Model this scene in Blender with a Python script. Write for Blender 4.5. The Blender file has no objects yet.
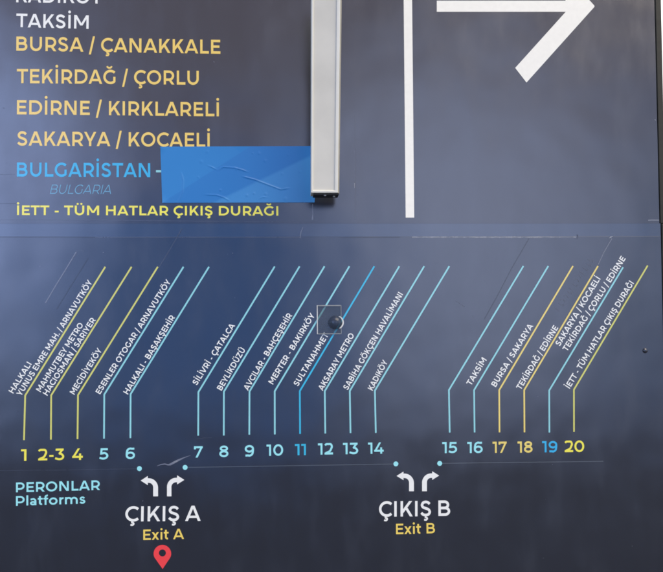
import bpy, bmesh, math, random
from mathutils import Vector, Matrix
random.seed(7)
scene = bpy.context.scene
COL = scene.collection
IW, IH = 663.0, 572.0

# ------------------------------------------------------------------ camera
FPX = 700.0                       # focal length in photograph pixels
MM = 0.003                        # about 3 mm of board per photograph pixel
DIST = FPX * MM
du = Vector((11765, -66, 700)).normalized()          # board "right" seen from the camera
dv = Vector((-81, -22000, 700))
dv = (dv - du * dv.dot(du)).normalized()             # board "up" seen from the camera
dn = dv.cross(du).normalized()                       # into the board
R_right = Vector((du.x, dn.x, dv.x))
R_down = Vector((du.y, dn.y, dv.y))
R_fwd = Vector((du.z, dn.z, dv.z))
CAM = Vector((0, 0, 1.75)) - R_fwd * (DIST / R_fwd.y)   # the frame centre hits the board at (0, 0, 1.75)

cd = bpy.data.cameras.new('camera')
co = bpy.data.objects.new('camera', cd)
COL.objects.link(co)
m = Matrix.Identity(4)
for i in range(3):
    m[i][0] = R_right[i]; m[i][1] = -R_down[i]; m[i][2] = -R_fwd[i]; m[i][3] = CAM[i]
co.matrix_world = m
cd.sensor_width = 36; cd.sensor_fit = 'HORIZONTAL'
cd.lens = FPX / IW * 36
cd.clip_start = 0.05; cd.clip_end = 2000
scene.camera = co
scene.cycles.filter_width = 1.8       # a slightly soft phone lens


def P(px, py, off=0.0):
    """the point of the plane `off` metres in front of the board that the photo shows at (px, py)"""
    d = R_right * (px - IW / 2) + R_down * (py - IH / 2) + R_fwd * FPX
    t = (-off - CAM.y) / d.y
    return CAM + d * t


UPO = 0.0        # front of the upper panel
LOO = 0.003      # front of the lower panel stands a little proud
PR = 0.0005      # print stands this far off its panel

# ------------------------------------------------------------------ materials
def srgb(r, g, b):
    def f(c):
        c /= 255.0
        return c / 12.92 if c <= 0.04045 else ((c + 0.055) / 1.055) ** 2.4
    return (f(r), f(g), f(b), 1)


def new_mat(name):
    mt = bpy.data.materials.new(name)
    mt.use_nodes = True
    nt = mt.node_tree
    return mt, nt, nt.nodes['Principled BSDF']


def add(nt, kind, **kw):
    n = nt.nodes.new(kind)
    for k, v in kw.items():
        setattr(n, k, v)
    return n


def plain(name, col, rough=0.5, spec=0.4, var=0.06, scale=60):
    mt, nt, b = new_mat(name)
    tc = add(nt, 'ShaderNodeTexCoord')
    nz = add(nt, 'ShaderNodeTexNoise')
    nz.inputs['Scale'].default_value = scale; nz.inputs['Detail'].default_value = 5
    nt.links.new(tc.outputs['Object'], nz.inputs['Vector'])
    mr = add(nt, 'ShaderNodeMapRange')
    mr.inputs[1].default_value = 0.3; mr.inputs[2].default_value = 0.7
    mr.inputs[3].default_value = 1 - var; mr.inputs[4].default_value = 1 + var * 0.4
    nt.links.new(nz.outputs['Fac'], mr.inputs[0])
    mx = add(nt, 'ShaderNodeVectorMath', operation='SCALE')
    mx.inputs[0].default_value = col[:3]
    nt.links.new(mr.outputs[0], mx.inputs['Scale'])
    nt.links.new(mx.outputs[0], b.inputs['Base Color'])
    b.inputs['Roughness'].default_value = rough
    b.inputs['Specular IOR Level'].default_value = spec
    return mt


def film_mat(name, col, rough, spec, bump=0.10):
    """dark printed film: slightly uneven sheen, faint wiping streaks and dust"""
    mt, nt, b = new_mat(name)
    L = nt.links.new
    tc = add(nt, 'ShaderNodeTexCoord')
    # print colour with the faintest mottling of the ink
    n0 = add(nt, 'ShaderNodeTexNoise'); n0.inputs['Scale'].default_value = 3.5; n0.inputs['Detail'].default_value = 6
    L(tc.outputs['Object'], n0.inputs['Vector'])
    # fine dust
    n1 = add(nt, 'ShaderNodeTexNoise'); n1.inputs['Scale'].default_value = 420; n1.inputs['Detail'].default_value = 3
    L(tc.outputs['Object'], n1.inputs['Vector'])
    r1 = add(nt, 'ShaderNodeMapRange'); r1.inputs[1].default_value = 0.62; r1.inputs[2].default_value = 0.80
    r1.inputs[3].default_value = 0; r1.inputs[4].default_value = 0.10
    L(n1.outputs['Fac'], r1.inputs[0])
    # smears
    mp = add(nt, 'ShaderNodeMapping'); mp.inputs['Scale'].default_value = (5, 1, 1.6)
    mp.inputs['Rotation'].default_value = (0, 0.5, 0)
    L(tc.outputs['Object'], mp.inputs['Vector'])
    n2 = add(nt, 'ShaderNodeTexNoise'); n2.inputs['Scale'].default_value = 2.2; n2.inputs['Detail'].default_value = 8
    n2.inputs['Roughness'].default_value = 0.65
    L(mp.outputs[0], n2.inputs['Vector'])
    r2 = add(nt, 'ShaderNodeMapRange'); r2.inputs[1].default_value = 0.52; r2.inputs[2].default_value = 0.75
    r2.inputs[3].default_value = 0; r2.inputs[4].default_value = 0.07
    L(n2.outputs['Fac'], r2.inputs[0])
    sm = add(nt, 'ShaderNodeMath', operation='ADD'); L(r1.outputs[0], sm.inputs[0]); L(r2.outputs[0], sm.inputs[1])
    mx = add(nt, 'ShaderNodeMix', data_type='RGBA')
    mx.inputs['A'].default_value = col
    mx.inputs['B'].default_value = (0.12, 0.13, 0.15, 1)
    L(sm.outputs[0], mx.inputs['Factor'])
    L(mx.outputs['Result'], b.inputs['Base Color'])
    rr = add(nt, 'ShaderNodeMapRange'); rr.inputs[1].default_value = 0.3; rr.inputs[2].default_value = 0.7
    rr.inputs[3].default_value = rough - 0.04; rr.inputs[4].default_value = rough + 0.05
    L(n2.outputs['Fac'], rr.inputs[0]); L(rr.outputs[0], b.inputs['Roughness'])
    b.inputs['Specular IOR Level'].default_value = spec
    b.inputs['IOR'].default_value = 1.8
    # gently wavy sheet
    n3 = add(nt, 'ShaderNodeTexNoise'); n3.inputs['Scale'].default_value = 3.0; n3.inputs['Detail'].default_value = 2
    L(tc.outputs['Object'], n3.inputs['Vector'])
    bp = add(nt, 'ShaderNodeBump'); bp.inputs['Strength'].default_value = bump; bp.inputs['Distance'].default_value = 0.05
    L(n3.outputs['Fac'], bp.inputs['Height'])
    n4 = add(nt, 'ShaderNodeTexNoise'); n4.inputs['Scale'].default_value = 900; n4.inputs['Detail'].default_value = 1
    L(tc.outputs['Object'], n4.inputs['Vector'])
    b2 = add(nt, 'ShaderNodeBump'); b2.inputs['Strength'].default_value = 0.10; b2.inputs['Distance'].default_value = 0.0006
    L(n4.outputs['Fac'], b2.inputs['Height']); L(bp.outputs[0], b2.inputs['Normal'])
    L(b2.outputs[0], b.inputs['Normal'])
    return mt


M = {}
M['film_up'] = film_mat('navy_film_matt', (0.012, 0.0115, 0.017, 1), 0.17, 0.7)
M['film_low'] = film_mat('navy_film_blue', (0.006, 0.009, 0.019, 1), 0.17, 0.7)
M['film_strip'] = film_mat('navy_film_strip', (0.007, 0.018, 0.044, 1), 0.17, 0.75)
M['white'] = plain('white_print', (0.83, 0.84, 0.78), 0.24, 0.8, 0.04)
M['cream'] = plain('cream_white_print', (0.87, 0.85, 0.74), 0.24, 0.8, 0.04)
M['amber'] = plain('amber_print', (0.84, 0.60, 0.13), 0.24, 0.8, 0.05)
M['amber_low'] = plain('amber_print_pale', (0.78, 0.62, 0.15), 0.24, 0.8, 0.05)
M['yellow'] = plain('yellow_print', (0.84, 0.77, 0.075), 0.24, 0.8, 0.05)
M['pale_yellow'] = plain('pale_yellow_print', (0.62, 0.61, 0.13), 0.24, 0.8, 0.05)
M['exit_yellow'] = plain('exit_yellow_print', (0.84, 0.63, 0.12), 0.24, 0.8, 0.05)
M['pale_cyan'] = plain('pale_cyan_print', (0.27, 0.63, 0.65), 0.24, 0.8, 0.05)
M['bold_cyan'] = plain('bold_cyan_print', (0.32, 0.76, 0.78), 0.24, 0.8, 0.05)
M['cyan'] = plain('cyan_print', (0.035, 0.45, 0.66), 0.24, 0.8, 0.05)
M['blue_text'] = plain('sky_blue_print', (0.03, 0.41, 0.70), 0.24, 0.8, 0.05)
M['dim_blue'] = plain('dim_blue_print', (0.13, 0.36, 0.52), 0.24, 0.8, 0.05)
M['red'] = plain('red_print', (0.82, 0.055, 0.06), 0.24, 0.8, 0.04)
M['grey_line'] = film_mat('grey_hairline', (0.05, 0.06, 0.07, 1), 0.22, 0.8)
M['faint'] = film_mat('rubbed_film', (0.018, 0.021, 0.032, 1), 0.28, 0.75)
M['scuff'] = film_mat('pale_scuff', (0.13, 0.14, 0.17, 1), 0.35, 0.8)
M['scuff_white'] = plain('bare_metal_scuff', (0.30, 0.32, 0.35), 0.5, 0.5, 0.5, 260)
M['scuff_dark'] = film_mat('dark_crease', (0.006, 0.008, 0.014, 1), 0.22, 0.60)
M['trim'] = plain('dark_bronze_trim', (0.030, 0.029, 0.021), 0.5, 0.25, 0.2, 40)
M['bar_trim'] = plain('cream_aluminium', (0.88, 0.855, 0.74), 0.4, 0.5, 0.04, 25)
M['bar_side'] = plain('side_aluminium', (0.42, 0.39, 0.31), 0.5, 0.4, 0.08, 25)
M['bar_face'] = plain('grey_face', (0.76, 0.73, 0.62), 0.5, 0.4, 0.10, 9)
M['black'] = plain('black_plastic', (0.010, 0.009, 0.008), 0.5, 0.4, 0.3, 200)
M['steel'] = plain('steel_screw', (0.6, 0.6, 0.56), 0.25, 0.8, 0.1)
M['rivet'] = plain('dark_rivet', (0.018, 0.020, 0.030), 0.22, 0.9, 0.2)
M['wall'] = plain('pale_plaster', (0.80, 0.77, 0.68), 0.9, 0.2, 0.08, 12)
M['ground'] = plain('grey_paving', (0.085, 0.085, 0.085), 0.85, 0.2, 0.3, 2)
M['roof'] = plain('brown_soffit', (0.50, 0.45, 0.42), 0.8, 0.2, 0.15, 1)
M['post'] = plain('grey_post', (0.25, 0.25, 0.25), 0.6, 0.4, 0.1, 3)


def clear_mat(name, col, opacity, rough=0.05):
    mt, nt, b = new_mat(name)
    b.inputs['Base Color'].default_value = col
    b.inputs['Roughness'].default_value = rough
    b.inputs['Specular IOR Level'].default_value = 0.7
    tr = add(nt, 'ShaderNodeBsdfTransparent')
    tr.inputs['Color'].default_value = (0.97, 0.98, 0.97, 1)
    mx = add(nt, 'ShaderNodeMixShader')
    tc = add(nt, 'ShaderNodeTexCoord')
    nz = add(nt, 'ShaderNodeTexNoise'); nz.inputs['Scale'].default_value = 25; nz.inputs['Detail'].default_value = 4
    nt.links.new(tc.outputs['Object'], nz.inputs['Vector'])
    mr = add(nt, 'ShaderNodeMapRange')
    mr.inputs[1].default_value = 0.3; mr.inputs[2].default_value = 0.7
    mr.inputs[3].default_value = opacity * 0.75; mr.inputs[4].default_value = min(1, opacity * 1.25)
    nt.links.new(nz.outputs['Fac'], mr.inputs[0])
    nt.links.new(mr.outputs[0], mx.inputs[0])
    nt.links.new(tr.outputs[0], mx.inputs[1]); nt.links.new(b.outputs[0], mx.inputs[2])
    nt.links.new(mx.outputs[0], nt.nodes['Material Output'].inputs['Surface'])
    return mt


M['clear'] = clear_mat('clear_acrylic', (0.12, 0.14, 0.18, 1), 0.20, 0.15)
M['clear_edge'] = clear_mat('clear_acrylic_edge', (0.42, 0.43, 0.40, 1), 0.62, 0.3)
M['clear_edge_bright'] = clear_mat('clear_acrylic_edge_bright', (0.75, 0.75, 0.70, 1), 0.85, 0.3)  # paler copy of the edge colour, also the painted crescent highlight
M['knob'] = clear_mat('smoked_acrylic', (0.030, 0.045, 0.080, 1), 0.62, 0.22)

# ------------------------------------------------------------------ objects
def link(name, me, mat, parent=None):
    o = bpy.data.objects.new(name, me)
    COL.objects.link(o)
    if mat is not None:
        me.materials.append(mat)
    if parent is not None:
        o.parent = parent
        o.matrix_parent_inverse = parent.matrix_world.inverted() if False else Matrix.Translation(-parent.location)
    return o


def mesh(name, verts, faces, mat, parent=None, label=None, smooth=False):
    me = bpy.data.meshes.new(name)
    me.from_pydata([tuple(v) for v in verts], [], faces)
    me.update()
    if smooth:
        for p in me.polygons:
            p.use_smooth = True
    o = link(name, me, mat, parent)
    if label:
        o['label'] = label
    return o


def thing(name, label, cat, loc):
    o = bpy.data.objects.new(name, None)
    o.empty_display_size = 0.1
    COL.objects.link(o)
    o.location = loc
    o['label'] = label; o['category'] = cat
    return o


def box_verts(x0, x1, y0, y1, z0, z1):
    v = [(x0, y0, z0), (x1, y0, z0), (x1, y1, z0), (x0, y1, z0), (x0, y0, z1), (x1, y0, z1), (x1, y1, z1), (x0, y1, z1)]
    f = [(0, 3, 2, 1), (4, 5, 6, 7), (0, 1, 5, 4), (1, 2, 6, 5), (2, 3, 7, 6), (3, 0, 4, 7)]
    return v, f


def box(name, x0, x1, y0, y1, z0, z1, mat, parent=None, bevel=0.0, label=None):
    v, f = box_verts(x0, x1, y0, y1, z0, z1)
    o = mesh(name, v, f, mat, parent, label)
    if bevel:
        b = o.modifiers.new('bevel', 'BEVEL'); b.width = bevel; b.segments = 3
    return o


# ------------------------------------------------------------------ stroke lettering
def arc(cx, cy, rx, ry, a0, a1, n=20):
    return [(cx + rx * math.cos(math.radians(a0 + (a1 - a0) * i / n)),
             cy + ry * math.sin(math.radians(a0 + (a1 - a0) * i / n))) for i in range(n + 1)]


def spline(pts, n=7):
    out = []
    q = [pts[0]] + list(pts) + [pts[-1]]
    for i in range(1, len(q) - 2):
        p0, p1, p2, p3 = q[i - 1], q[i], q[i + 1], q[i + 2]
        for k in range(n):
            t = k / n
            out.append(tuple(0.5 * ((2 * p1[j]) + (-p0[j] + p2[j]) * t + (2 * p0[j] - 5 * p1[j] + 4 * p2[j] - p3[j]) * t * t
                                    + (-p0[j] + 3 * p1[j] - 3 * p2[j] + p3[j]) * t ** 3) for j in (0, 1)))
    out.append(pts[-1])
    return out


def strip(pts, w, closed=False):
    """(verts, quads) of a polyline of width w with mitred corners"""
    n = len(pts)
    h = w / 2 if not isinstance(w, (list, tuple)) else None
    vs, fs = [], []
    for i in range(n):
        hh = h if h is not None else w[i] / 2
        if closed:
            a, b, c = pts[(i - 1) % n], pts[i], pts[(i + 1) % n]
        else:
            a, b, c = pts[max(i - 1, 0)], pts[i], pts[min(i + 1, n - 1)]
        d1 = (b[0] - a[0], b[1] - a[1]); d2 = (c[0] - b[0], c[1] - b[1])
        l1 = math.hypot(*d1); l2 = math.hypot(*d2)
        if l1 < 1e-9: d1, l1 = d2, l2
        if l2 < 1e-9: d2, l2 = d1, l1
        n1 = (-d1[1] / l1, d1[0] / l1); n2 = (-d2[1] / l2, d2[0] / l2)
        mx, my = n1[0] + n2[0], n1[1] + n2[1]
        ml = math.hypot(mx, my) or 1
        mx /= ml; my /= ml
        k = hh / max(0.35, mx * n1[0] + my * n1[1])
        vs += [(b[0] + mx * k, b[1] + my * k), (b[0] - mx * k, b[1] - my * k)]
    m_ = n if closed else n - 1
    for i in range(m_):
        j = (i + 1) % n
        fs.append((2 * i, 2 * i + 1, 2 * j + 1, 2 * j))
    return vs, fs


def glyph(c, t):
    """returns (ink width, left bearing, right bearing, [(verts, faces)])"""
    h = t / 2
    S = []
    ST, RO, DI = 0.135, 0.065, 0.015

    def ln(*p, closed=False, w=None): S.append(strip(list(p), w or t, closed))

    def dg(x0, y0, x1, y1, k=1.0):           # diagonal with ends cut level
        L = math.hypot(x1 - x0, y1 - y0)
        e = t * k * L / abs(y1 - y0) / 2
        S.append(([(x0 - e, y0), (x0 + e, y0), (x1 + e, y1), (x1 - e, y1)], [(0, 1, 2, 3)]))

    def dot(x, y, r):
        n = 16
        S.append(([(x + r * math.cos(6.2832 * i / n), y + r * math.sin(6.2832 * i / n)) for i in range(n)], [tuple(range(n))]))

    def de(w, H=1.0): return t * math.hypot(w, H) / H / 2   # half level thickness of a diagonal

    def cedilla(x):
        ln(*spline([(x, h * 0.6), (x - 0.01, -0.07), (x + 0.075, -0.10), (x + 0.10, -0.17), (x + 0.03, -0.235), (x - 0.11, -0.225)], 4), w=t * 0.68)

    base = {'Ç': 'C', 'Ş': 'S', 'İ': 'I', 'Ğ': 'G', 'Ü': 'U', 'Ö': 'O'}.get(c, c)
    lb = rb = ST
    w = 0.8
    X = 0.735
    if base == 'A':
        w = 1.04; lb = rb = DI; e = de(w / 2 - t * 0.6)
        dg(e, 0, w / 2 - e * 0.12, 1); dg(w - e, 0, w / 2 + e * 0.12, 1); ln((w * 0.22, 0.27), (w * 0.78, 0.27), w=t * 0.92)
    elif base == 'B':
        w = 0.82; rb = 0.07; r1, r2 = (0.5 - h + h / 2) / 2, (0.5 + h / 2 - h) / 2
        m_ = 0.515
        ya, yb = (1 - h + m_) / 2, (h + m_) / 2
        ln((h, m_), (h, 1 - h), (w * .92 - h - .24, 1 - h), *arc(w * .92 - h - .24, ya, .24, (1 - h - m_) / 2, 88, -90), (h, m_))
        ln((h, m_), (w - h - .27, m_), *arc(w - h - .27, yb, .27, (m_ - h) / 2, 88, -90), (h, h), closed=True)
    elif base == 'C':
        w = 0.90; lb = RO; rb = 0.03
        ln(*arc(.545, .5, .545 - h, .512 - h, 46, 314, 32))
    elif base == 'D':
        w = 0.96; rb = RO
        rx = 0.46
        ln((h, h), (h, 1 - h), (w - h - rx, 1 - h), *arc(w - h - rx, .5, rx, .5 - h, 88, -88, 28), (w - h - rx, h), closed=True)
    elif base == 'E':
        w = 0.70; rb = 0.07
        ln((w, 1 - h), (h, 1 - h), (h, h), (w + .015, h)); ln((h, .51), (w * .92, .51), w=t * .95)
    elif base == 'G':
        w = 0.93; lb = RO; rb = 0.11
        ln(*arc(.545, .5, .545 - h, .512 - h, 46, 312, 32)); ln((w - h, .14), (w - h, .51), w=t * .96)
    elif base == 'H':
        w = 0.90
        ln((h, 0), (h, 1)); ln((w - h, 0), (w - h, 1)); ln((h, .51), (w - h, .51), w=t * .96)
    elif base == 'I':
        w = t
        ln((h, 0), (h, 1))
    elif base == 'K':
        w = 0.87; rb = DI
        ln((h, 0), (h, 1)); e = t * .68
        dg(t * .55, .235, w * .95 - e, 1, .98); dg(w * .42, .60, w - e, 0, .98)
    elif base == 'L':
        w = 0.66; rb = 0.03
        ln((h, 1), (h, h), (w, h))
    elif base == 'M':
        w = 1.12
        ln((h, 0), (h, 1)); ln((w - h, 0), (w - h, 1))
        e = t * .58
        dg(e, 1, w / 2, .24, .92); dg(w - e, 1, w / 2, .24, .92)
    elif base == 'N':
        w = 0.90
        ln((h, 0), (h, 1)); ln((w - h, 0), (w - h, 1)); e = t * .66
        dg(e, 1, w - e, 0, 1.0)
    elif base == 'O':
        w = 1.08; lb = rb = RO
        ln(*arc(w / 2, .5, w / 2 - h, .512 - h, 0, 360, 44)[:-1], closed=True)
    elif base == 'P':
        w = 0.81; rb = 0.05; m_ = .345
        xc = w - h - .31
        ln((h, 0), (h, 1)); ln((h, 1 - h), (xc, 1 - h), *arc(xc, (1 - h + m_) / 2, .31, (1 - h - m_) / 2, 88, -90), (h, m_))
    elif base == 'R':
        w = 0.82; rb = 0.05; m_ = .345
        xc = w - .02 - h - .31
        ln((h, 0), (h, 1)); ln((h, 1 - h), (xc, 1 - h), *arc(xc, (1 - h + m_) / 2, .31, (1 - h - m_) / 2, 88, -90), (h, m_))
        e = t * .60
        dg(w * .54, .35, w - e, 0, .96)
    elif base == 'S':
        w = 0.80; lb = 0.04; rb = 0.06
        pts = [(.94, .84), (.76, .955), (.5, 1), (.22, .945), (.085, .77), (.20, .605), (.5, .515), (.81, .42), (.955, .235), (.80, .05), (.48, 0), (.20, .05), (.01, .175)]
        ln(*spline([(h + a * (w - t), h - .012 + b * (1.024 - t)) for a, b in pts], 6))
    elif base == 'T':
        w = 0.84; lb = rb = 0.02
        ln((0, 1 - h), (w, 1 - h)); ln((w / 2, 0), (w / 2, 1 - h))
    elif base == 'U':
        w = 0.88; lb = rb = 0.125
        r = w / 2 - h
        ln((h, 1), *arc(w / 2, h - .012 + r, r, r, 180, 360, 24), (w - h, 1))
    elif base == 'V':
        w = 1.02; lb = rb = DI; e = de(w / 2 - t * .6)
        dg(e, 1, w / 2 - e * .1, 0); dg(w - e, 1, w / 2 + e * .1, 0)
    elif base == 'Y':
        w = 0.95; lb = rb = 0; e = t * .62
        ln((w / 2, 0), (w / 2, .40)); dg(e, 1, w / 2 - .005, .335, .95); dg(w - e, 1, w / 2 + .005, .335, .95)
    elif base == 'Z':
        w = 0.82; lb = rb = 0.07
        ln((.02, 1 - h), (w, 1 - h)); ln((0, h), (w, h)); e = t * .68
        dg(e, t * .5, w - e, 1 - t * .5, .95)
    elif base == '/':
        w = 0.46; lb = rb = 0.02; e = t * .5
        dg(e * .9, -.19, w - e * .9, 1.10, .86)
    elif base == '-':
        w = 0.36; lb = rb = 0.11
        ln((0, .375), (w, .375), w=t * .92)
    elif base == '.':
        w = t * 1.15; lb = rb = 0.06
        dot(w / 2, t * .55, t * .6)
    elif base == '1':
        w = 0.41; lb = 0.02; rb = 0.14
        ln((0, 1 - h), (w - h, 1 - h), (w - h, 0))
    elif base == '2':
        w = 0.77; lb = 0.05; rb = 0.06
        ln(*spline([(h * .7, .81), (.16, .915), (.36, 1 - h + .01), (.58, .93 - h * .3), (w - h - .015, .71), (w * .80, .53), (.47, .29), (t * .62, t * .75)], 6))
        ln((.0, h), (w, h))
    elif base == '3':
        w = 0.77; lb = 0.03; rb = 0.06
        ln((.04, 1 - h), (w - .05, 1 - h)); e = t * .6
        dg(w - .05 - e, 1 - h, w * .47, .56, .95)
        ln(*spline([(w * .42, .565), (w * .66, .54), (w - h - .01, .36), (w - h - .02, .22), (w * .70, .05 + h * .6), (w * .42, h - .01), (.17, .05 + h * .7), (.0, .165)], 6))
    elif base == '4':
        w = 0.90; lb = 0.03; rb = 0.03; e = t * .62
        ln((.0, .265), (w, .265)); ln((w * .74, 0), (w * .74, .56)); dg(e, .265, w * .62, 1, .95)
    elif base == '5':
        w = 0.77; lb = 0.06; rb = 0.06
        ln((w - .05, 1 - h), (.12 + h * .6, 1 - h), (.085 + h * .6, .535), (w * .42, .56), *arc(w * .44, .315 + h * .25, w * .56 - h, .315 - h * .75, 84, -90, 14), *spline([(w * .40, h - .01), (.15, .06 + h * .6), (.0, .165)], 5)[1:])
    elif base == '6':
        w = 0.81; lb = rb = 0.06
        ln(*arc(w / 2, .325, w / 2 - h, .335 - h, 0, 360, 32)[:-1], closed=True)
        ln(*spline([(h, .33), (h + .005, .52), (.16, .80), (.36, .955 - h * .3), (.53, 1 - h), (w - .06, .92)], 6))
    elif base == '9':
        w = 0.81; lb = rb = 0.06
        ln(*arc(w / 2, .675, w / 2 - h, .335 - h, 0, 360, 32)[:-1], closed=True)
        ln(*spline([(w - h, .67), (w - h - .005, .48), (w - .16, .20), (w - .36, .045 + h * .3), (w - .53, h), (.06, .08)], 6))
    elif base == '7':
        w = 0.80; lb = rb = 0.04
        ln((h, .73), (h, 1 - h), (w, 1 - h)); e = t * .6
        dg(w - e, 1 - h, w * .30, 0, .98)
    elif base == '8':
        w = 0.81; lb = rb = 0.06
        ln(*arc(w / 2, .285 + h * .1, w / 2 - h, .295 - h * .9, 0, 360, 32)[:-1], closed=True)
        ln(*arc(w / 2, .765 - h * .1, w / 2 - h - .04, .245 - h * .85, 0, 360, 32)[:-1], closed=True)
    elif base == '0':
        w = 0.90; lb = rb = 0.07
        ln(*arc(w / 2, .5, w / 2 - h, .512 - h, 0, 360, 36)[:-1], closed=True)
    # lower case
    elif base == 'l':
        w = t; ln((h, 0), (h, 1.06)); lb = rb = 0.11
    elif base == 'i':
        w = t * 1.2; ln((w / 2, 0), (w / 2, X)); dot(w / 2, 1.0, t * .62); lb = rb = 0.10
    elif base == 'a':
        w = 0.60; lb = 0.05; rb = 0.11
        ln((w - h, 0), (w - h, X * .60), *arc(w - h - .205, X - h - .225, .205, .225, 5, 100, 10), (.17, X - h - .02), (.06, X - .135))
        ln(*arc(.285, .215, .285 - h, .225 - h, 0, 360, 24)[:-1], closed=True, w=t * .92)
    elif base == 't':
        w = 0.46; lb = 0.02; rb = 0.05
        ln((.20, .93), (.20, .22), *arc(.20 + .16, .22, .16, .22 - h, 180, 285, 10)); ln((0, X - h), (w, X - h), w=t * .92)
    elif base == 'f':
        w = 0.46; lb = 0.02; rb = 0.0
        ln((.20, 0), (.20, .86), *arc(.20 + .17, .86, .17, .20 - h, 180, 75, 10)); ln((0, X - h), (w - .02, X - h), w=t * .92)
    elif base == 'o':
        w = 0.80; lb = rb = 0.06
        ln(*arc(w / 2, X / 2, w / 2 - h, X / 2 + .012 - h, 0, 360, 32)[:-1], closed=True)
    elif base == 'r':
        w = 0.40; lb = 0.11; rb = 0.02
        ln((h, 0), (h, X)); ln(*arc(h + .30, X - h - .28, .30, .285, 178, 92, 12), (w, X - h + .005))
    elif base == 'm':
        w = 1.20; lb = 0.11; rb = 0.10
        r = (w - t) / 4
        ln((h, 0), (h, X))
        for x in (h, h + 2 * r):
            ln(*arc(x + r, X - h - r, r, r + .008, 178, 0, 18), (x + 2 * r, 0))
    elif base == 's':
        w = 0.60; lb = 0.04; rb = 0.05
        pts = [(.94, .86), (.70, .975), (.5, 1), (.22, .95), (.10, .76), (.22, .60), (.5, .515), (.80, .42), (.95, .24), (.78, .04), (.48, 0), (.24, .03), (.01, .15)]
        ln(*spline([(h + a * (w - t), h - .01 + b * (X + .02 - t)) for a, b in pts], 5), w=t * .96)
    elif base == 'x':
        w = 0.72; lb = rb = 0.02; e = t * .66
        dg(e, 0, w - e, X, .95); dg(w - e, 0, e, X, .95)
    elif base == ' ':
        w = 0.37; lb = rb = 0
    else:
        raise KeyError(c)
    if c in 'ÇŞ':
        cedilla(w / 2 + (.02 if c == 'Ç' else 0))
    if c == 'İ':
        dot(h, 1.215, t * .60)
    if c in 'ÖÜ':
        dot(w / 2 - .17, 1.18, t * .54); dot(w / 2 + .17, 1.18, t * .54)
    if c == 'Ğ':
        ln(*arc(w / 2, 1.30, .185, .16, 195, 345, 12), w=t * .72)
    return w, lb, rb, S


RATIO = {}


def text(name, s, p0, p1, cap, mat, parent, off, t=0.17, shear=0.0, label=None):
    """lettering whose baseline runs between two photograph points; cap = capital height in pixels at p0"""
    A, B = P(p0[0], p0[1], off + PR), P(p1[0], p1[1], off + PR)
    ux = (B - A); L = ux.length; ux.normalize()
    up = Vector((0, -1, 0)).cross(ux)
    if up.z < 0: up = -up
    up = Vector((-ux.z, 0, ux.x))
    sc = (P(p0[0] + 1, p0[1], off) - P(p0[0], p0[1], off)).length
    H = cap * sc
    x = 0; items = []
    for i, c in enumerate(s):
        w, lb, rb, S = glyph(c, t)
        if i: x += lb
        items.append((x, S))
        x += w
        end = x
        x += rb
    k = L / (end * H)
    RATIO[s] = k
    V, F = [], []
    for gx, S in items:
        for i, (vs, fs) in enumerate(S):
            b = len(V)
            d = Vector((0, -0.00004 * i, 0))
            for (vx, vy) in vs:
                V.append(A + ux * ((gx + vx) * k * H + shear * vy * H) + up * (vy * H) + d)
            F += [tuple(b + q for q in f) for f in fs]
    return mesh(name, V, F, mat, parent, label)


def tape(name, pts, wpx, mat, parent, off, label=None, taper=False, lift=PR):
    """flat printed line / scratch through photograph points"""
    W = [P(x, y, off + lift) for x, y in pts]
    pl = [(q.x, q.z) for q in W]
    if taper:
        n = len(pl)
        wd = [wpx * MM * max(0.12, math.sin(math.pi * i / (n - 1)) ** 0.8) for i in range(n)]
    elif isinstance(wpx, (list, tuple)):
        wd = [q * MM for q in wpx]
    else:
        wd = wpx * MM
    vs, fs = strip(pl, wd)
    return mesh(name, [(x, -(off + lift), z) for x, z in vs], fs, mat, parent, label)


def outline(name, pts, mat, parent, off, label=None, lift=PR):
    """flat printed shape with a photograph outline, triangulated"""
    bm = bmesh.new()
    vs = [bm.verts.new(P(x, y, off + lift)) for x, y in pts]
    f = bm.faces.new(vs)
    f.normal_update()
    bmesh.ops.triangulate(bm, faces=[f])
    me = bpy.data.meshes.new(name); bm.to_mesh(me); bm.free()
    o = link(name, me, mat, parent)
    if label: o['label'] = label
    return o


# ------------------------------------------------------------------ the setting
XL = P(-45, 286).x
XR = P(655.8, 60).x                 # right edge of the sign face
XT = P(660.9, 8).x                  # right edge of its trim
ZT = P(330, -70).z
ZS = P(330, 223.6).z                # foot of the upper panel
ZS2 = P(330, 236.8, LOO).z          # head of the lower panel's flat
ZB = P(330, 640, LOO).z

g = mesh('ground', [(-60, -80, 0), (60, -80, 0), (60, 80, 0), (-60, 80, 0)], [(0, 1, 2, 3)], M['ground'])
g['kind'] = 'structure'

RIG_FREE = {'ground'}

# ------------------------------------------------------------------ upper sign
up = thing('direction_sign', 'upper navy sign panel listing destinations beside a large white arrow', 'sign', (0, UPO, ZS))
box('panel', XL, XR, -UPO, 0.030, ZS, ZT, M['film_up'], up, 0.0004)
box('edge_trim', XR + 0.0015, XT, -0.003, 0.030, ZS, ZT, M['trim'], up, 0.002)


def up_text(s, p0, p1, cap, mat, label, t=0.176, shear=0):
    return text('lettering', s, p0, p1, cap, M[mat], up, UPO, t, shear, label)


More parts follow.
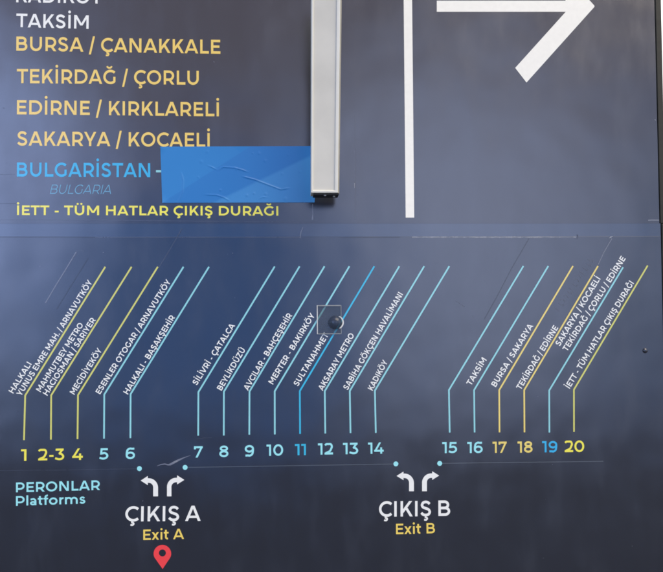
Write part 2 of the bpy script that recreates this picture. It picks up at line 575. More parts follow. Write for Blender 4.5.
up_text('KADIKÖY', (16.2, 2.4), (102.5, 3.8), 14.2, 'white', 'white lettering cut by the top of the picture')
up_text('TAKSİM', (16.2, 27.2), (88.6, 29.0), 14.1, 'white', 'white lettering TAKSİM')
up_text('BURSA / ÇANAKKALE', (16.3, 50.8), (220.2, 53.9), 14.7, 'amber', 'amber lettering BURSA / ÇANAKKALE')
up_text('TEKİRDAĞ / ÇORLU', (16.8, 83.2), (198.8, 84.9), 14.7, 'amber', 'amber lettering TEKİRDAĞ / ÇORLU')
up_text('EDİRNE / KIRKLARELİ', (16.9, 114.4), (218.9, 116.4), 14.7, 'amber', 'amber lettering EDİRNE / KIRKLARELİ')
up_text('SAKARYA / KOCAELİ', (16.9, 145.6), (209.7, 147.0), 14.7, 'amber', 'amber lettering SAKARYA / KOCAELİ')
up_text('BULGARİSTAN', (16.9, 176.6), (150.2, 177.2), 14.5, 'blue_text', 'sky blue lettering BULGARİSTAN')
tape('dash', [(156, 171.3), (170, 171.3)], 2.2, M['pale_cyan'], up, UPO, 'pale cyan dash beside the blue patch')
up_text('BULGARIA', (50.0, 193.8), (111.0, 194.0), 9.4, 'dim_blue', 'thin slanted blue lettering BULGARIA', 0.085, 0.22)
up_text('İETT - TÜM HATLAR ÇIKIŞ DURAĞI', (17.0, 215.1), (278.3, 215.6), 9.9, 'yellow', 'bright yellow bottom line of lettering', 0.19)

outline('divider_line', [(403.3, -40), (411.7, -40), (414.2, 217.6), (405.7, 217.6)], M['cream'], up, UPO, 'long upright white bar')
AY = 6.4
arrow = [(436.8, 11.9), (565.8, 11.9), (515.2, 68.0), (526.5, 82.6), (594.4, 7.0), (594.4, 5.8),
         (526.5, -69.8), (515.2, -55.2), (565.8, 0.8), (436.8, 0.8)]
outline('direction_arrow', arrow, M['cream'], up, UPO, 'large white arrow pointing right')

# wear on the upper film, plus one small painted reflection
tape('scratch', [(355.0, 116), (355.4, 165), (355.2, 219)], 0.7, M['faint'], up, UPO)
tape('scratch', [(354.6, 183), (354.9, 188)], 1.2, M['scuff'], up, UPO, taper=False)
tape('scratch', [(312.6, 204), (312.8, 214), (312.4, 220)], [0.4, 0.6, 1.3], M['scuff'], up, UPO)
tape('film_ridge', [(-20, 174.6), (0, 174.5), (15, 174.3)], 0.5, M['faint'], up, UPO, taper=True)
tape('film_ridge', [(-20, 203.6), (8, 203.5), (16, 203.4)], 0.6, M['scuff_dark'], up, UPO)
tape('film_ridge', [(-20, 219.8), (60, 219.9), (200, 221.2), (320, 222.0)], 0.6, M['faint'], up, UPO, taper=True)
for (x, y, r) in ((3.5, 108, 1.0), (6.5, 163, 0.6), (9.5, 165, 0.5), (329, 33, 0.5), (655.2, 120, 0.7), (214, 62, 0.6)):  # the last mark paints a small pale reflection
    tape('mark', [(x - r, y - r * .3), (x, y), (x + r, y + r * .5)], r * 1.2, M['scuff_dark'] if x < 20 else M['scuff'], up, UPO, taper=True)
tape('scratch', [(648, 220.3), (652, 220.1), (659, 220.2)], 0.9, M['scuff'], up, UPO)

# ------------------------------------------------------------------ lower panel
lo = thing('platform_map', 'lower navy panel with numbered platform lines and exit arrows', 'sign', (0, 0, ZB))
box('panel', XL, XR + 0.002, -LOO, 0.030, ZB, ZS2, M['film_low'], lo, 0.0003)
# flat strip of film between the panels, sky reflection painted in as bluer colour
box('film_strip', XL, XR + 0.002, -LOO + 0.0008, 0.030, ZS2 + 0.0002, ZS - 0.0002, M['film_strip'], lo)
box('edge_trim', XR + 0.0035, XT, -LOO - 0.003, 0.030, ZB, ZS - 0.002, M['trim'], lo, 0.002)

LINES = {   # number: (bottom, bend, top, line colour)
    '1': ((24.0, 440), (25.2, 395.4), (105.3, 266.8), 'pale_yellow'),
    '2-3': ((50.9, 439.5), (51.2, 395.2), (131.6, 266.8), 'pale_yellow'),
    '4': ((77.5, 439), (78, 395), (157.8, 266.8), 'pale_yellow'),
    '5': ((104, 438.6), (104.3, 394.4), (183.5, 266.8), 'pale_cyan'),
    '6': ((130.4, 438), (130.6, 394), (209, 266.8), 'pale_cyan'),
    '7': ((198.2, 435.5), (198.4, 392), (274.7, 266.5), 'pale_cyan'),
    '8': ((223.8, 435.4), (223.9, 391.6), (299.6, 266.4), 'pale_cyan'),
    '9': ((249.3, 434.6), (249.5, 391.4), (324.5, 266.3), 'pale_cyan'),
    '10': ((274.8, 434.3), (274.7, 391.2), (349.4, 266.3), 'pale_cyan'),
    '11': ((300.1, 433.8), (299.8, 391), (374.3, 266.3), 'cyan'),
    '12': ((325.3, 433.4), (324.8, 391), (399.3, 266.3), 'pale_cyan'),
    '13': ((350.5, 433), (349.8, 390.8), (424.2, 266.2), 'pale_cyan'),
    '14': ((375.8, 432.8), (374.9, 390.5), (449.3, 266.2), 'pale_cyan'),
    '15': ((449.7, 432.4), (448.9, 390), (523.4, 266), 'pale_cyan'),
    '16': ((474.6, 432.3), (474.1, 390), (548.3, 266), 'pale_cyan'),
    '17': ((499.5, 432.2), (499.2, 390), (573, 266), 'amber_low'),
    '18': ((524.5, 432.2), (524.2, 390), (598, 266), 'amber_low'),
    '19': ((549.4, 432.4), (549.2, 390.4), (623.1, 267.2), 'pale_cyan'),
    '20': ((574, 431.7), (573.9, 389.6), (647.7, 265.5), 'pale_yellow'),
}
CNAME = {'pale_yellow': 'pale yellow', 'pale_cyan': 'pale cyan', 'cyan': 'bright cyan', 'amber_low': 'amber', 'yellow': 'yellow', 'blue_text': 'sky blue'}
for n, (b, k, t_, c) in LINES.items():
    tape('route_line', [b, k, t_], 1.6, M[c], lo, LOO, CNAME[c] + ' route line of platform ' + n)

NUMS = {    # number: (x0, x1, baseline0, baseline1, cap, colour)
    '1': (21, 26.4, 460.8, 460.7, 11.8, 'yellow'), '2-3': (38.2, 64.2, 460.4, 459.8, 11.6, 'yellow'),
    '4': (72.2, 82.8, 459.9, 459.7, 11.6, 'yellow'), '5': (99.5, 108.3, 459.5, 459.4, 11.4, 'pale_cyan'),
    '6': (125.7, 135, 459.0, 458.8, 11.3, 'pale_cyan'), '7': (193.9, 202.7, 457.5, 457.4, 11.3, 'pale_cyan'),
    '8': (219.3, 228.4, 457, 456.9, 11.3, 'pale_cyan'), '9': (244.8, 254, 456.4, 456.2, 11.2, 'pale_cyan'),
    '10': (266.6, 283.2, 455.8, 455.4, 11.2, 'pale_cyan'), '11': (294.9, 305.9, 455.2, 455, 11.2, 'cyan'),
    '12': (318, 333, 454.6, 454.3, 11.2, 'pale_cyan'), '13': (343, 358.2, 454.2, 453.9, 11.2, 'pale_cyan'),
    '14': (368.1, 383.7, 453.8, 453.5, 11.1, 'pale_cyan'), '15': (442.3, 457.1, 453.1, 452.9, 10.9, 'pale_cyan'),
    '16': (467.3, 482.7, 453, 452.8, 10.9, 'pale_cyan'), '17': (492.6, 506.8, 452.8, 452.6, 10.9, 'amber_low'),
    '18': (517.6, 532.6, 452.6, 452.4, 10.9, 'amber_low'), '19': (542.2, 557.3, 452.3, 452.1, 10.9, 'blue_text'),
    '20': (564.7, 584.3, 452.1, 451.8, 11.1, 'yellow'),
}
for n, (x0, x1, y0, y1, cap, c) in NUMS.items():
    text('platform_number', n, (x0, y0), (x1, y1), cap, M['bold_cyan' if c == 'pale_cyan' else c], lo, LOO, 0.175, 0, CNAME[c] + ' platform number ' + n)

NAMES = [
    ('HALKALI', (13.3, 393.6), (31.8, 364.2)), ('YUNUS EMRE MAH. / ARNAVUTKÖY', (21.0, 396.4), (92.6, 282.2)),
    ('MAHMUTBEY METRO', (40.6, 392.2), (83.6, 325.0)), ('HACIOSMAN / SARIYER', (47.4, 395.8), (95.9, 320.0)),
    ('MECİDİYEKÖY', (74.4, 394.8), (102.3, 350.3)), ('ESENLER OTOGAR / ARNAVUTKÖY', (100.2, 394.4), (171.1, 281.8)),
    ('HALKALI - BAŞAKŞEHİR', (128.0, 394.6), (175.2, 317.4)), ('SİLİVRİ - ÇATALCA', (196.8, 385.6), (235.2, 325.6)),
    ('BEYLİKDÜZÜ', (221.6, 390.8), (245.6, 350.0)), ('AVCILAR - BAHÇEŞEHİR', (248.0, 390.8), (292.4, 315.4)),
    ('MERTER - BAKIRKÖY', (273.0, 384.6), (315.2, 315.4)), ('SULTANAHMET', (298.0, 386.6), (328.9, 335.0)),
    ('AKSARAY METRO', (322.7, 391.0), (354.5, 335.2)), ('SABİHA GÖKÇEN HAVALİMANI', (347.7, 390.4), (403.2, 294.6)),
    ('KADIKÖY', (372.6, 390.8), (388.0, 362.0)), ('TAKSİM', (471.0, 386.0), (486.8, 360.0)),
    ('BURSA / SAKARYA', (495.8, 387.2), (533.4, 326.0)), ('TEKİRDAĞ / EDİRNE', (520.8, 390.2), (558.4, 328.0)),
    ('SAKARYA / KOCAELİ', (559.8, 346.6), (600.6, 279.0)), ('TEKİRDAĞ / ÇORLU / EDİRNE', (567.0, 351.8), (625.8, 258.8)),
    ('İETT - TÜM HATLAR ÇIKIŞ DURAĞI', (569.8, 388.8), (634.0, 283.4)),
]
for s, a, b in NAMES:
    lab = 'small slanted white lettering ' + s if 'ETT' not in s else 'small slanted white lettering along the last yellow line'
    text('destination_name', s, a, b, 5.8, M['white'], lo, LOO, 0.182, 0, lab)

text('lettering', 'PERONLAR', (16.0, 492.2), (100.0, 489.8), 9.9, M['bold_cyan'], lo, LOO, 0.18, 0, 'pale cyan lettering PERONLAR')
text('lettering', 'Platforms', (16.0, 505.7), (85.6, 503.4), 9.7, M['bold_cyan'], lo, LOO, 0.175, 0, 'pale cyan lettering Platforms')

text('lettering', 'A', (185.1, 520.9), (200.6, 520.7), 15.2, M['white'], lo, LOO, 0.172, 0, 'large white letter A')
text('lettering', 'ÇIKIŞ', (125.2, 521.4), (179.5, 520.9), 15.2, M['white'], lo, LOO, 0.172, 0, 'large white lettering ÇIKIŞ above Exit A')
text('lettering', 'Exit A', (143.3, 539.9), (184.0, 538.8), 10.4, M['exit_yellow'], lo, LOO, 0.168, 0, 'yellow lettering Exit A')
text('lettering', 'B', (438.4, 515.9), (450.2, 515.7), 15.2, M['white'], lo, LOO, 0.172, 0, 'large white letter B')
text('lettering', 'ÇIKIŞ', (379.0, 516.7), (431.4, 516.0), 15.2, M['white'], lo, LOO, 0.172, 0, 'large white lettering ÇIKIŞ above Exit B')
text('lettering', 'Exit B', (396.1, 534.1), (435.0, 533.1), 10.2, M['exit_yellow'], lo, LOO, 0.168, 0, 'yellow lettering Exit B')


def turn_arrow(sx, stem0, stem1, ybot, tipx, tipy, backx, htop, hbot, s0, s1, lab):
    """bent arrow: a stem rising and turning towards tipx"""
    wd = abs(stem1 - stem0)
    inner, outer = (stem0, stem1) if sx < 0 else (stem1, stem0)     # inner side of the bend is nearer the tip
    ro = min(abs(outer - backx) - 1.0, 10.5)
    ri = max(ro - wd, 3.5)
    pts = [(inner, ybot), (inner, s1 + ri)]
    cx, cy = inner + sx * ri, s1 + ri
    for i in range(1, 9):
        a = math.radians(90 * i / 8)
        pts.append((cx - sx * ri * math.cos(a), cy - ri * math.sin(a)))
    pts += [(backx, s1), (backx, hbot), (tipx, tipy), (backx, htop), (backx, s0)]
    cx, cy = outer + sx * ro, s0 + ro
    for i in range(0, 10):
        a = math.radians(90 - 90 * i / 9)
        pts.append((cx - sx * ro * math.cos(a), cy - ro * math.sin(a)))
    pts.append((outer, ybot))
    clean = [pts[0]]
    for q in pts[1:]:
        if math.hypot(q[0] - clean[-1][0], q[1] - clean[-1][1]) > 0.03: clean.append(q)
    outline('turn_arrow', clean, M['white'], lo, LOO, lab)


turn_arrow(-1, 153.2, 158.0, 496.2, 140.7, 480.5, 147.8, 475.9, 485.0, 478.2, 482.7, 'white arrow bending left at exit A')
turn_arrow(1, 167.0, 171.4, 496.2, 184.3, 479.8, 177.1, 475.2, 484.3, 477.7, 482.1, 'white arrow bending right at exit A')
turn_arrow(-1, 409.1, 413.9, 491.1, 396.6, 475.8, 403.5, 471.5, 480.0, 473.5, 477.9, 'white arrow bending left at exit B')
turn_arrow(1, 422.1, 426.9, 491.1, 439.1, 475.5, 432.2, 471.2, 479.8, 473.3, 477.7, 'white arrow bending right at exit B')
for (x, y) in ((139.4, 468.5), (185.1, 467.3), (395.9, 463.8), (439.7, 463.3)):
    outline('dot', [(x + 2.45 * math.cos(6.2832 * i / 24), y + 2.45 * math.sin(6.2832 * i / 24)) for i in range(24)], M['bold_cyan'], lo, LOO)
tape('hairline', [(187.8, 467.3), (290, 465.6), (393.2, 463.9)], 0.8, M['grey_line'], lo, LOO)
tape('hairline', [(442.4, 463.2), (603.5, 461.2)], 0.8, M['grey_line'], lo, LOO)
tape('hairline', [(-20, 470.6), (60, 469.9), (136, 468.6)], 0.45, M['faint'], lo, LOO)

# location pin: a drop with a round hole
pc, pr = (162.4, 553.5), 8.75
tip = (162.6, 568.8)
ov = []
a0, a1 = 208, -28
for i in range(37):
    a = math.radians(a0 + (a1 - a0) * i / 36)
    ov.append((pc[0] + pr * math.cos(a), pc[1] - pr * math.sin(a)))
for i in range(1, 8): ov.append((ov[36][0] + (tip[0] - ov[36][0]) * i / 8, ov[36][1] + (tip[1] - ov[36][1]) * i / 8))
ov.append(tip)
for i in range(1, 8): ov.append((tip[0] + (ov[0][0] - tip[0]) * i / 8, tip[1] + (ov[0][1] - tip[1]) * i / 8))
nv = len(ov); hc = (162.4, 552.8)
V = [P(x, y, LOO + PR) for x, y in ov]
for (x, y) in ov:
    a = math.atan2(y - hc[1], x - hc[0])
    V.append(P(hc[0] + 3.5 * math.cos(a), hc[1] + 3.5 * math.sin(a), LOO + PR))
mesh('location_pin', V, [(i, (i + 1) % nv, nv + (i + 1) % nv, nv + i) for i in range(nv)], M['red'], lo, 'red map pin under Exit A')


def dome(name, cx, cy, rpx, height, off, mat, parent, flat=1.0, label=None, nseg=40, nr=12):
    C = P(cx, cy, off); r = rpx * MM
    V, F = [], []
    for i in range(nr):
        a = math.pi / 2 * i / nr
        for k in range(nseg):
            b = 2 * math.pi * k / nseg
            V.append((C.x + r * math.cos(a) * math.cos(b), C.y - height * math.sin(a), C.z + r * math.cos(a) * math.sin(b)))
    V.append((C.x, C.y - height, C.z))
    for i in range(nr - 1):
        for k in range(nseg):
            F.append((i * nseg + k, i * nseg + (k + 1) % nseg, (i + 1) * nseg + (k + 1) % nseg, (i + 1) * nseg + k))
    for k in range(nseg):
        F.append(((nr - 1) * nseg + k, (nr - 1) * nseg + (k + 1) % nseg, len(V) - 1))
    return mesh(name, V, F, mat, parent, label, smooth=True)


dome('rivet', 645.1, 350.6, 2.7, 0.005, LOO, M['rivet'], lo)

# wear on the lower film
tape('film_edge', [(-20, 236.9), (60, 237.0), (95, 237.3)], 0.9, M['scuff_dark'], lo, LOO)
tape('film_edge', [(95, 237.3), (150, 237.2), (220, 237.2), (300, 237.2)], 0.6, M['faint'], lo, LOO)
tape('film_edge', [(340, 237.2), (372, 237.3), (400, 237.2)], 0.9, M['scuff_dark'], lo, LOO)
edge = [(412 + i * 4.0, 237.2 + random.uniform(-0.12, 0.12)) for i in range(42)]
tape('film_edge', edge, [0.25 + 1.1 * random.random() ** 1.6 for _ in edge], M['scuff_white'], lo, LOO)
tape('scratch', [(577.5, 234.5), (577.9, 236.5), (577.3, 239.0)], 0.9, M['scuff_dark'], lo, LOO)
tape('scratch', [(609.0, 238.2), (611.0, 237.0), (613.0, 236.2)], 1.3, M['scuff_white'], lo, LOO, taper=True)
tape('scratch', [(76.2, 251.8), (66, 269), (56, 285), (45.4, 303)], 0.75, M['scuff'], lo, LOO)
tape('scratch', [(75.8, 252), (80, 250.2), (84, 251)], 0.5, M['faint'], lo, LOO)
tape('scratch', [(88, 258.4), (72, 284), (56.6, 309.2)], 0.9, M['scuff_dark'], lo, LOO)
tape('scratch', [(529.4, 238.2), (512, 268), (498, 295), (484.6, 319)], 0.8, M['scuff_dark'], lo, LOO)
tape('scratch', [(612, 238.5), (604, 252), (598.2, 264.5)], 0.6, M['scuff'], lo, LOO)
tape('scratch', [(182, 228.5), (172, 246), (158.5, 268)], 0.6, M['faint'], lo, LOO)
tape('scratch', [(303, 227), (301, 232), (300, 238)], 0.6, M['scuff'], lo, LOO)
tape('scratch', [(77, 253), (73, 258), (72, 261)], 0.8, M['faint'], lo, LOO)
tape('scratch', [(157.0, 465.9), (161, 464.4), (164.8, 463.9), (168, 464.7), (170.2, 464.4), (174, 462.4), (178.6, 460.0), (184, 457.6), (190.7, 455.2)],
     [0.3, 0.9, 1.1, 1.2, 1.9, 2.1, 1.8, 0.9, 0.2], M['scuff'], lo, LOO, 'pale scuffed tear between platforms 6 and 7')
tape('scratch', [(172.5, 462.7), (176, 461.2), (178.2, 460.4)], 1.3, M['scuff_white'], lo, LOO, taper=True, lift=0.0007)
tape('scratch', [(456, 301), (460, 303.5), (465, 307)], 0.7, M['faint'], lo, LOO)
tape('scratch', [(377, 276), (381, 278), (384, 279)], 0.7, M['faint'], lo, LOO)
tape('scratch', [(196, 439), (204, 437.8), (212, 437.5)], 0.5, M['faint'], lo, LOO)
# half-buried strokes of an older text under the film, near line 17
for i in range(13):
    x, y = 553.5 + i * 2.75, 310.5 - i * 4.0
    j = random.uniform(-1, 1)
    sh = random.choice((((2, -3), (6.3, .3), (7.5, -2)), ((2, -3), (6.3, .3)), ((1.5, -2.4), (4.5, -3.4), (6.5, -.2)), ((2, -3), (4.6, -1.2), (6.9, -2.6), (6.2, .2))))
    tape('buried_stroke', [(x + a + j, y + b_) for a, b_ in sh], random.uniform(.45, .8), M['faint'], lo, LOO)
for i in range(26):
    x, y = random.uniform(0, 640), random.uniform(245, 560)
    r = random.uniform(0.25, 0.6)
    tape('mark', [(x - r, y), (x, y + r * .4), (x + r, y)], r, M['faint'] if i % 3 else M['scuff'], lo, LOO, taper=True, lift=0.0011)

# ------------------------------------------------------------------ blue patch stuck over the text
def seg_d(p, a, b):
    ax, ay = b[0] - a[0], b[1] - a[1]
    t_ = max(0, min(1, ((p[0] - a[0]) * ax + (p[1] - a[1]) * ay) / (ax * ax + ay * ay)))
    return math.hypot(p[0] - a[0] - t_ * ax, p[1] - a[1] - t_ * ay), t_


CREASE = [
    ([(206.4, 165.1), (212, 167.2), (218, 170.3)], 0.9), ([(218, 170.3), (223, 167), (234.6, 167.7), (242, 169.8), (248.7, 172.3)], 1.1),
    ([(241, 176), (255, 179.7), (270.5, 185.6), (280.8, 189.5), (291, 187.7)], 1.2),
    ([(180.8, 171), (183.3, 180.5), (182.6, 192), (178.2, 202.3)], 0.9),
    ([(203.8, 194.6), (216.7, 195), (224, 197.5), (230.8, 201.5)], 0.9), ([(257.7, 199.7), (263, 197), (269, 197.7)], 0.8),
]
TL, TR, BR, BL = (160.3, 146.7), (316.4, 146.1), (314.6, 202.4), (162.3, 202.8)
nx, ny = 300, 108
rb = random.Random(3)
BUB = [(rb.uniform(165, 305), rb.uniform(150, 200), rb.uniform(.6, 1.6), rb.uniform(.0003, .0009)) for _ in range(16)]
V, F = [], []
for j in range(ny + 1):
    for i in range(nx + 1):
        a, b = i / nx, j / ny
        x = (TL[0] * (1 - a) + TR[0] * a) * (1 - b) + (BL[0] * (1 - a) + BR[0] * a) * b
        y = (TL[1] * (1 - a) + TR[1] * a) * (1 - b) + (BL[1] * (1 - a) + BR[1] * a) * b
        hgt = 0.0009 + 0.0005 * math.sin(x * 0.09 + y * 0.05) * math.sin(y * 0.07 - x * 0.03)
        for pts, amp in CREASE:
            if min(p[0] for p in pts) - 4 < x < max(p[0] for p in pts) + 4 and min(p[1] for p in pts) - 4 < y < max(p[1] for p in pts) + 4:
                d = min(seg_d((x, y), pts[k], pts[k + 1])[0] for k in range(len(pts) - 1))
                e = min(1, math.hypot(x - pts[0][0], y - pts[0][1]) / 5, math.hypot(x - pts[-1][0], y - pts[-1][1]) / 5)
                hgt += 0.0012 * amp * e * math.exp(-(d / 0.6) ** 2)
        for bx_, by_, br2, ba in BUB:
            q2 = ((x - bx_) ** 2 + (y - by_) ** 2) / br2 ** 2
            if q2 < 9: hgt += ba * math.exp(-q2)
        cdist = min(math.hypot(x - TL[0], y - TL[1]), math.hypot(x - BL[0], y - BL[1]))
        if cdist < 9: hgt += 0.003 * (1 - cdist / 9) ** 2
        V.append(P(x, y, UPO + 0.0008 + max(0.0001, hgt)))
for j in range(ny):
    for i in range(nx):
        q = j * (nx + 1) + i
        F.append((q, q + 1, q + nx + 2, q + nx + 1))
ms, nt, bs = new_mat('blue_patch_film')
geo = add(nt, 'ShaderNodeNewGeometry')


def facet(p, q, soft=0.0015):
    """0/1 tone on the two sides of the line p-q (photograph points)"""
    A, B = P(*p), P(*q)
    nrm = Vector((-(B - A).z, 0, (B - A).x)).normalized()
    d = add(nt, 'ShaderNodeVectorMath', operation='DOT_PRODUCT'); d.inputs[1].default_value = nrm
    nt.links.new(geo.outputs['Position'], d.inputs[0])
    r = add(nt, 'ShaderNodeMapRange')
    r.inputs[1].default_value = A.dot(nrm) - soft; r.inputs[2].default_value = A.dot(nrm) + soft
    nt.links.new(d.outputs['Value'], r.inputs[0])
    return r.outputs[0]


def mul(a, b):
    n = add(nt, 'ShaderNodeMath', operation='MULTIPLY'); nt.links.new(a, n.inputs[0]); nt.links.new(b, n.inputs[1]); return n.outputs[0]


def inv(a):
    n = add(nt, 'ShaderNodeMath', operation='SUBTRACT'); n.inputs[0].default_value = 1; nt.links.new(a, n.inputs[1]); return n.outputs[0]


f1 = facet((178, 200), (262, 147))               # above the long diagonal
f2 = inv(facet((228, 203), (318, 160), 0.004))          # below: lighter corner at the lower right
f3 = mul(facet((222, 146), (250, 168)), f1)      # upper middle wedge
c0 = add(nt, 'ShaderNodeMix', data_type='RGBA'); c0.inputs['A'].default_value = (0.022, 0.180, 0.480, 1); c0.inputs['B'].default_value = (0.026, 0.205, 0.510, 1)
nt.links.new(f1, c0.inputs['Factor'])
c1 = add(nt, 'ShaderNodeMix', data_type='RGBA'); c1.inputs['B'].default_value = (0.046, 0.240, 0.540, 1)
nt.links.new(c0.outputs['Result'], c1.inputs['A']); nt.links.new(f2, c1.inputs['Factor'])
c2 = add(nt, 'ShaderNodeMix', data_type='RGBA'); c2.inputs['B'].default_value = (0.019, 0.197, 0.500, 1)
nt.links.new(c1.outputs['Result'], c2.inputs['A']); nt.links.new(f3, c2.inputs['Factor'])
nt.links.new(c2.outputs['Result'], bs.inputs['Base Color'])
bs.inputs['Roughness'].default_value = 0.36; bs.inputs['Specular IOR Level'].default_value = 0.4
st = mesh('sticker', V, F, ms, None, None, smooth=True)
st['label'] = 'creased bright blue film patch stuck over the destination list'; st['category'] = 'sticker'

# ------------------------------------------------------------------ projecting bar
FO_B, FO_T = 0.125, 0.255        # how far its front stands off the board at its foot and at the frame top
FT2 = FO_T + (FO_T - FO_B) * 60 / 192.8
bar = thing('light_bar', 'pale grey metal bar with cream rim hanging down over the sign', 'light', P(325, 193, 0.02))
bl, br_ = P(311.0, 192.9, FO_B), P(339.4, 192.9, FO_B)
a_, b_ = P(311.5, 0, FO_T), P(341.9, 0, FO_T)
k = 1.3
tl, tr = bl + (a_ - bl) * k, br_ + (b_ - br_) * k
DEP = Vector((0, 0.062, 0))


def bil(u, v):
    """front point of the bar, u across and v up, 0..1"""
    return bl * (1 - u) * (1 - v) + br_ * u * (1 - v) + tl * (1 - u) * v + tr * u * v


FR = Vector((0, -1, 0))
u0, u1, v0 = 2.0 / 28.4, 23.6 / 28.4, 2.6 / (192.9 * k)
uc = 27.0 / 28.4
o_ = [bil(0, 0), bil(uc, 0), bil(uc, 1), bil(0, 1)]                # rim outer
i_ = [bil(u0, v0), bil(u1, v0), bil(u1, 1), bil(u0, 1)]            # rim inner
din = Vector((0, 0.004, 0))
V = o_ + i_ + [p + din for p in i_] + [p + DEP for p in o_]
F = [(0, 1, 5, 4), (1, 2, 6, 5), (3, 0, 4, 7), (4, 5, 9, 8), (5, 6, 10, 9), (7, 4, 8, 11), (0, 3, 15, 12), (1, 0, 12, 13), (2, 1, 13, 14), (12, 15, 14, 13), (3, 2, 14, 15)]
h_ = mesh('housing', V, F, M['bar_trim'], bar)
b = h_.modifiers.new('bevel', 'BEVEL'); b.width = 0.0016; b.segments = 2; b.limit_method = 'ANGLE'; b.angle_limit = math.radians(40)
mesh('face', [p + din * 0.85 for p in i_], [(0, 1, 2, 3)], M['bar_face'], bar)
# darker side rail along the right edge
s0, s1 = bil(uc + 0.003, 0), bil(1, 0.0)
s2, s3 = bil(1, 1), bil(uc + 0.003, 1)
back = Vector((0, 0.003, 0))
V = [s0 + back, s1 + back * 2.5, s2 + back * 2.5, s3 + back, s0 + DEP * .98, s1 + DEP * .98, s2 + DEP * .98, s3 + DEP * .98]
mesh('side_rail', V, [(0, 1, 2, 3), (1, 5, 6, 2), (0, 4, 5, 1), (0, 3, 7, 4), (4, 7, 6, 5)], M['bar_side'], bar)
# dark end cap under the foot
e0, e1 = bil(0.09, 0) + Vector((0, 0.004, -0.0012)), bil(0.985, 0) + Vector((0, 0.004, -0.0012))
dz = Vector((0, 0, -0.003))
d2 = DEP * 0.93
V = [e0, e1, e1 + d2, e0 + d2, e0 + dz, e1 + dz, e1 + d2 + dz, e0 + d2 + dz]
ec = mesh('end_cap', V, [(0, 1, 2, 3), (4, 7, 6, 5), (0, 4, 5, 1), (1, 5, 6, 2), (2, 6, 7, 3), (3, 7, 4, 0)], M['black'], bar)


def cyl(name, c, r, depth, axis, mat, parent, n=16):
    bm = bmesh.new()
    bmesh.ops.create_cone(bm, cap_ends=True, segments=n, radius1=r, radius2=r * .8, depth=depth)
    rot = Vector((0, 0, 1)).rotation_difference(Vector(axis)).to_matrix().to_4x4()
    bmesh.ops.transform(bm, matrix=Matrix.Translation(c) @ rot, verts=bm.verts)
    me = bpy.data.meshes.new(name); bm.to_mesh(me); bm.free()
    return link(name, me, mat, parent)


for u, yy in ((0.50, 0.012), (0.83, 0.03)):
    cyl('screw', bil(u, 0) + Vector((0, yy, -0.0050)), 0.004, 0.004, (0, 0, -1), M['steel'], bar)

# ------------------------------------------------------------------ clear plate with a knob
ck = thing('clear_knob_plate', 'small clear square plate with a smoked round knob between lines 10 and 11', 'knob', P(329, 319.6, LOO))
x0, x1 = P(316.9, 320, LOO).x, P(341.2, 320, LOO).x
z0, z1 = P(329, 334, LOO).z, P(329, 305.2, LOO).z
pth = 0.005
box('plate', x0, x1, -LOO - pth, -LOO - 0.001, z0, z1, M['clear'], ck)


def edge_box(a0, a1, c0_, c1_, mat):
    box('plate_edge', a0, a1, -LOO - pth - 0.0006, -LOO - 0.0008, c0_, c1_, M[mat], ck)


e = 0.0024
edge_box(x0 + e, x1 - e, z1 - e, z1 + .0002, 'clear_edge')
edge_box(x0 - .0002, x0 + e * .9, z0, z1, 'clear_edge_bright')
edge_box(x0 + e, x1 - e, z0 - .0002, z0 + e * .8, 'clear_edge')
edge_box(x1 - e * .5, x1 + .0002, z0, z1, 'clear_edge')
dome('knob', 335.2, 322.6, 6.9, 0.015, LOO + pth + 0.0004, M['knob'], ck)
# crescent highlight beside the knob, modelled as a pale sliver
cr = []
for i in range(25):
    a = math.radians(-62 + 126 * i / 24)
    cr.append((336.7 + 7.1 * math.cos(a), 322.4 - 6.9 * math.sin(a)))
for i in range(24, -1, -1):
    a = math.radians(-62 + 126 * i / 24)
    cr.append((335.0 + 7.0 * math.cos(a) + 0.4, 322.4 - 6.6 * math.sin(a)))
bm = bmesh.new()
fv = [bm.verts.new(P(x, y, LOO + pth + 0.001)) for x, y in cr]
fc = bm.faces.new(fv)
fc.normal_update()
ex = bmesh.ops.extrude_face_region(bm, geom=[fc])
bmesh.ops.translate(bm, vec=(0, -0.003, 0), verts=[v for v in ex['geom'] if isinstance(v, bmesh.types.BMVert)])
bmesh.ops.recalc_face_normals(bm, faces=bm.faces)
me = bpy.data.meshes.new('knob_highlight'); bm.to_mesh(me); bm.free()
link('knob_highlight', me, M['clear_edge_bright'], ck)

# ------------------------------------------------------------------ the whole board leans back a little
LEAN = math.radians(10)
piv = Vector((0, 0, 0.6))
ROT = Matrix.Translation(piv) @ Matrix.Rotation(-LEAN, 4, 'X') @ Matrix.Translation(-piv)
bpy.context.view_layer.update()
for o in list(scene.objects):
    if o.parent is None and o.name.split('.')[0] not in RIG_FREE:
        o.matrix_world = ROT @ o.matrix_world
bpy.context.view_layer.update()

# ------------------------------------------------------------------ light
SUN_EL, SUN_AZ = math.radians(54), math.radians(138)     # azimuth from +Y, clockwise
sd = Vector((math.sin(SUN_AZ) * math.cos(SUN_EL), math.cos(SUN_AZ) * math.cos(SUN_EL), math.sin(SUN_EL)))
ld = bpy.data.lights.new('sun', 'SUN')
ld.energy = 1.5; ld.angle = math.radians(40); ld.color = (1.0, 0.88, 0.70)
lo_ = bpy.data.objects.new('sun', ld); COL.objects.link(lo_)
lo_.rotation_euler = sd.to_track_quat('Z', 'Y').to_euler()
lo_.location = sd * 30

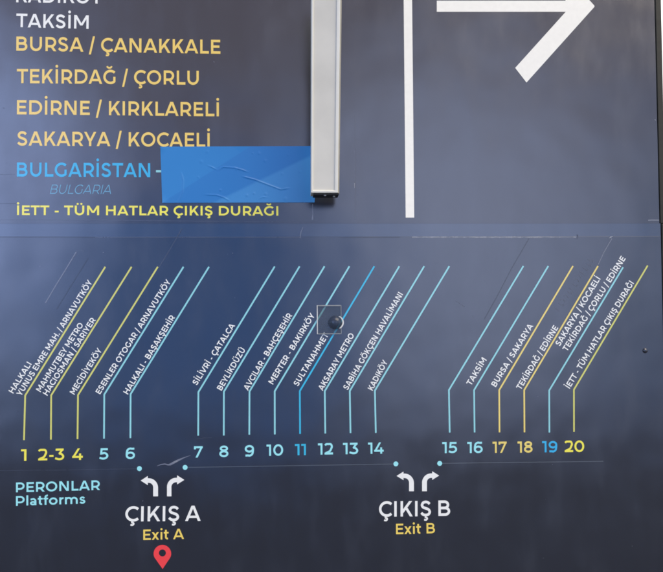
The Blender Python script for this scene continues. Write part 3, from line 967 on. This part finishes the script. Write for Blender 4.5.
wd = bpy.data.worlds.new('World'); scene.world = wd; wd.use_nodes = True
nt = wd.node_tree
bg = nt.nodes['Background']
sky = add(nt, 'ShaderNodeTexSky', sky_type='NISHITA')
sky.sun_disc = False; sky.sun_elevation = SUN_EL; sky.sun_rotation = SUN_AZ
sky.air_density = 1.0; sky.dust_density = 2.0
tc = add(nt, 'ShaderNodeTexCoord')
cn = add(nt, 'ShaderNodeTexNoise'); cn.inputs['Scale'].default_value = 2.6; cn.inputs['Detail'].default_value = 2
nt.links.new(tc.outputs['Generated'], cn.inputs['Vector'])
cr_ = add(nt, 'ShaderNodeMapRange'); cr_.inputs[1].default_value = 0.42; cr_.inputs[2].default_value = 0.62
cr_.inputs[3].default_value = 0.0; cr_.inputs[4].default_value = 0.75
nt.links.new(cn.outputs['Fac'], cr_.inputs[0])


def direction(az, el):
    a, e_ = math.radians(az), math.radians(el)
    return Vector((math.sin(a) * math.cos(e_), -math.cos(a) * math.cos(e_), math.sin(e_)))   # az measured from -Y towards +X


def sky_patch(prev, az, el, inner, outer, col, strength):
    """a soft patch added to the sky round one direction to shape panel reflections"""
    d = add(nt, 'ShaderNodeVectorMath', operation='DOT_PRODUCT'); d.inputs[1].default_value = direction(az, el)
    nt.links.new(tc.outputs['Generated'], d.inputs[0])
    r = add(nt, 'ShaderNodeMapRange', interpolation_type='SMOOTHSTEP')
    r.inputs[1].default_value = math.cos(math.radians(outer)); r.inputs[2].default_value = math.cos(math.radians(inner))
    r.inputs[3].default_value = 0; r.inputs[4].default_value = strength
    nt.links.new(d.outputs['Value'], r.inputs[0])
    m_ = add(nt, 'ShaderNodeMath', operation='MULTIPLY_ADD')
    nt.links.new(cr_.outputs[0], m_.inputs[0]); m_.inputs[1].default_value = 0.25; m_.inputs[2].default_value = 0.78
    k_ = add(nt, 'ShaderNodeMath', operation='MULTIPLY', use_clamp=True)
    nt.links.new(r.outputs[0], k_.inputs[0]); nt.links.new(m_.outputs[0], k_.inputs[1])
    x = add(nt, 'ShaderNodeMix', data_type='RGBA'); x.inputs['B'].default_value = (*col, 1)
    nt.links.new(k_.outputs[0], x.inputs['Factor']); nt.links.new(prev, x.inputs['A'])
    return x.outputs['Result']


c_ = sky_patch(sky.outputs[0], 0, 5, 30, 60, (1.3, 1.9, 3.6), 0.95)         # added hazy blue towards the horizon, tinting the low reflections
c_ = sky_patch(c_, 0, 52, 27, 44, (2.6, 2.45, 3.0), 1.4)                    # added grey deck overhead, setting the reflection at the top of the board
c_ = sky_patch(c_, -29, 17, 3, 18, (8.6, 11.2, 19.5), 1.2)                 # added bright patches low in the sky, for the pale panel reflections
c_ = sky_patch(c_, 13.5, 16, 0, 19.5, (6.3, 7.3, 10.6), 1.05)
c_ = sky_patch(c_, -7, 9.5, 2, 17, (1.1, 2.2, 5.3), 1.35)                        # added blue patch, keeping the reflection between them dark
c_ = sky_patch(c_, 175, 20, 20, 70, (10, 10, 9.6), 1.0)
nt.links.new(c_, bg.inputs['Color'])
bg.inputs['Strength'].default_value = 0.115

vs = scene.view_settings
vs.view_transform = 'Standard'; vs.look = 'None'; vs.gamma = 1; vs.use_curve_mapping = False
vs.exposure = 0.88
if __name__ == '__main__':
    print({k: round(v, 2) for k, v in RATIO.items()})
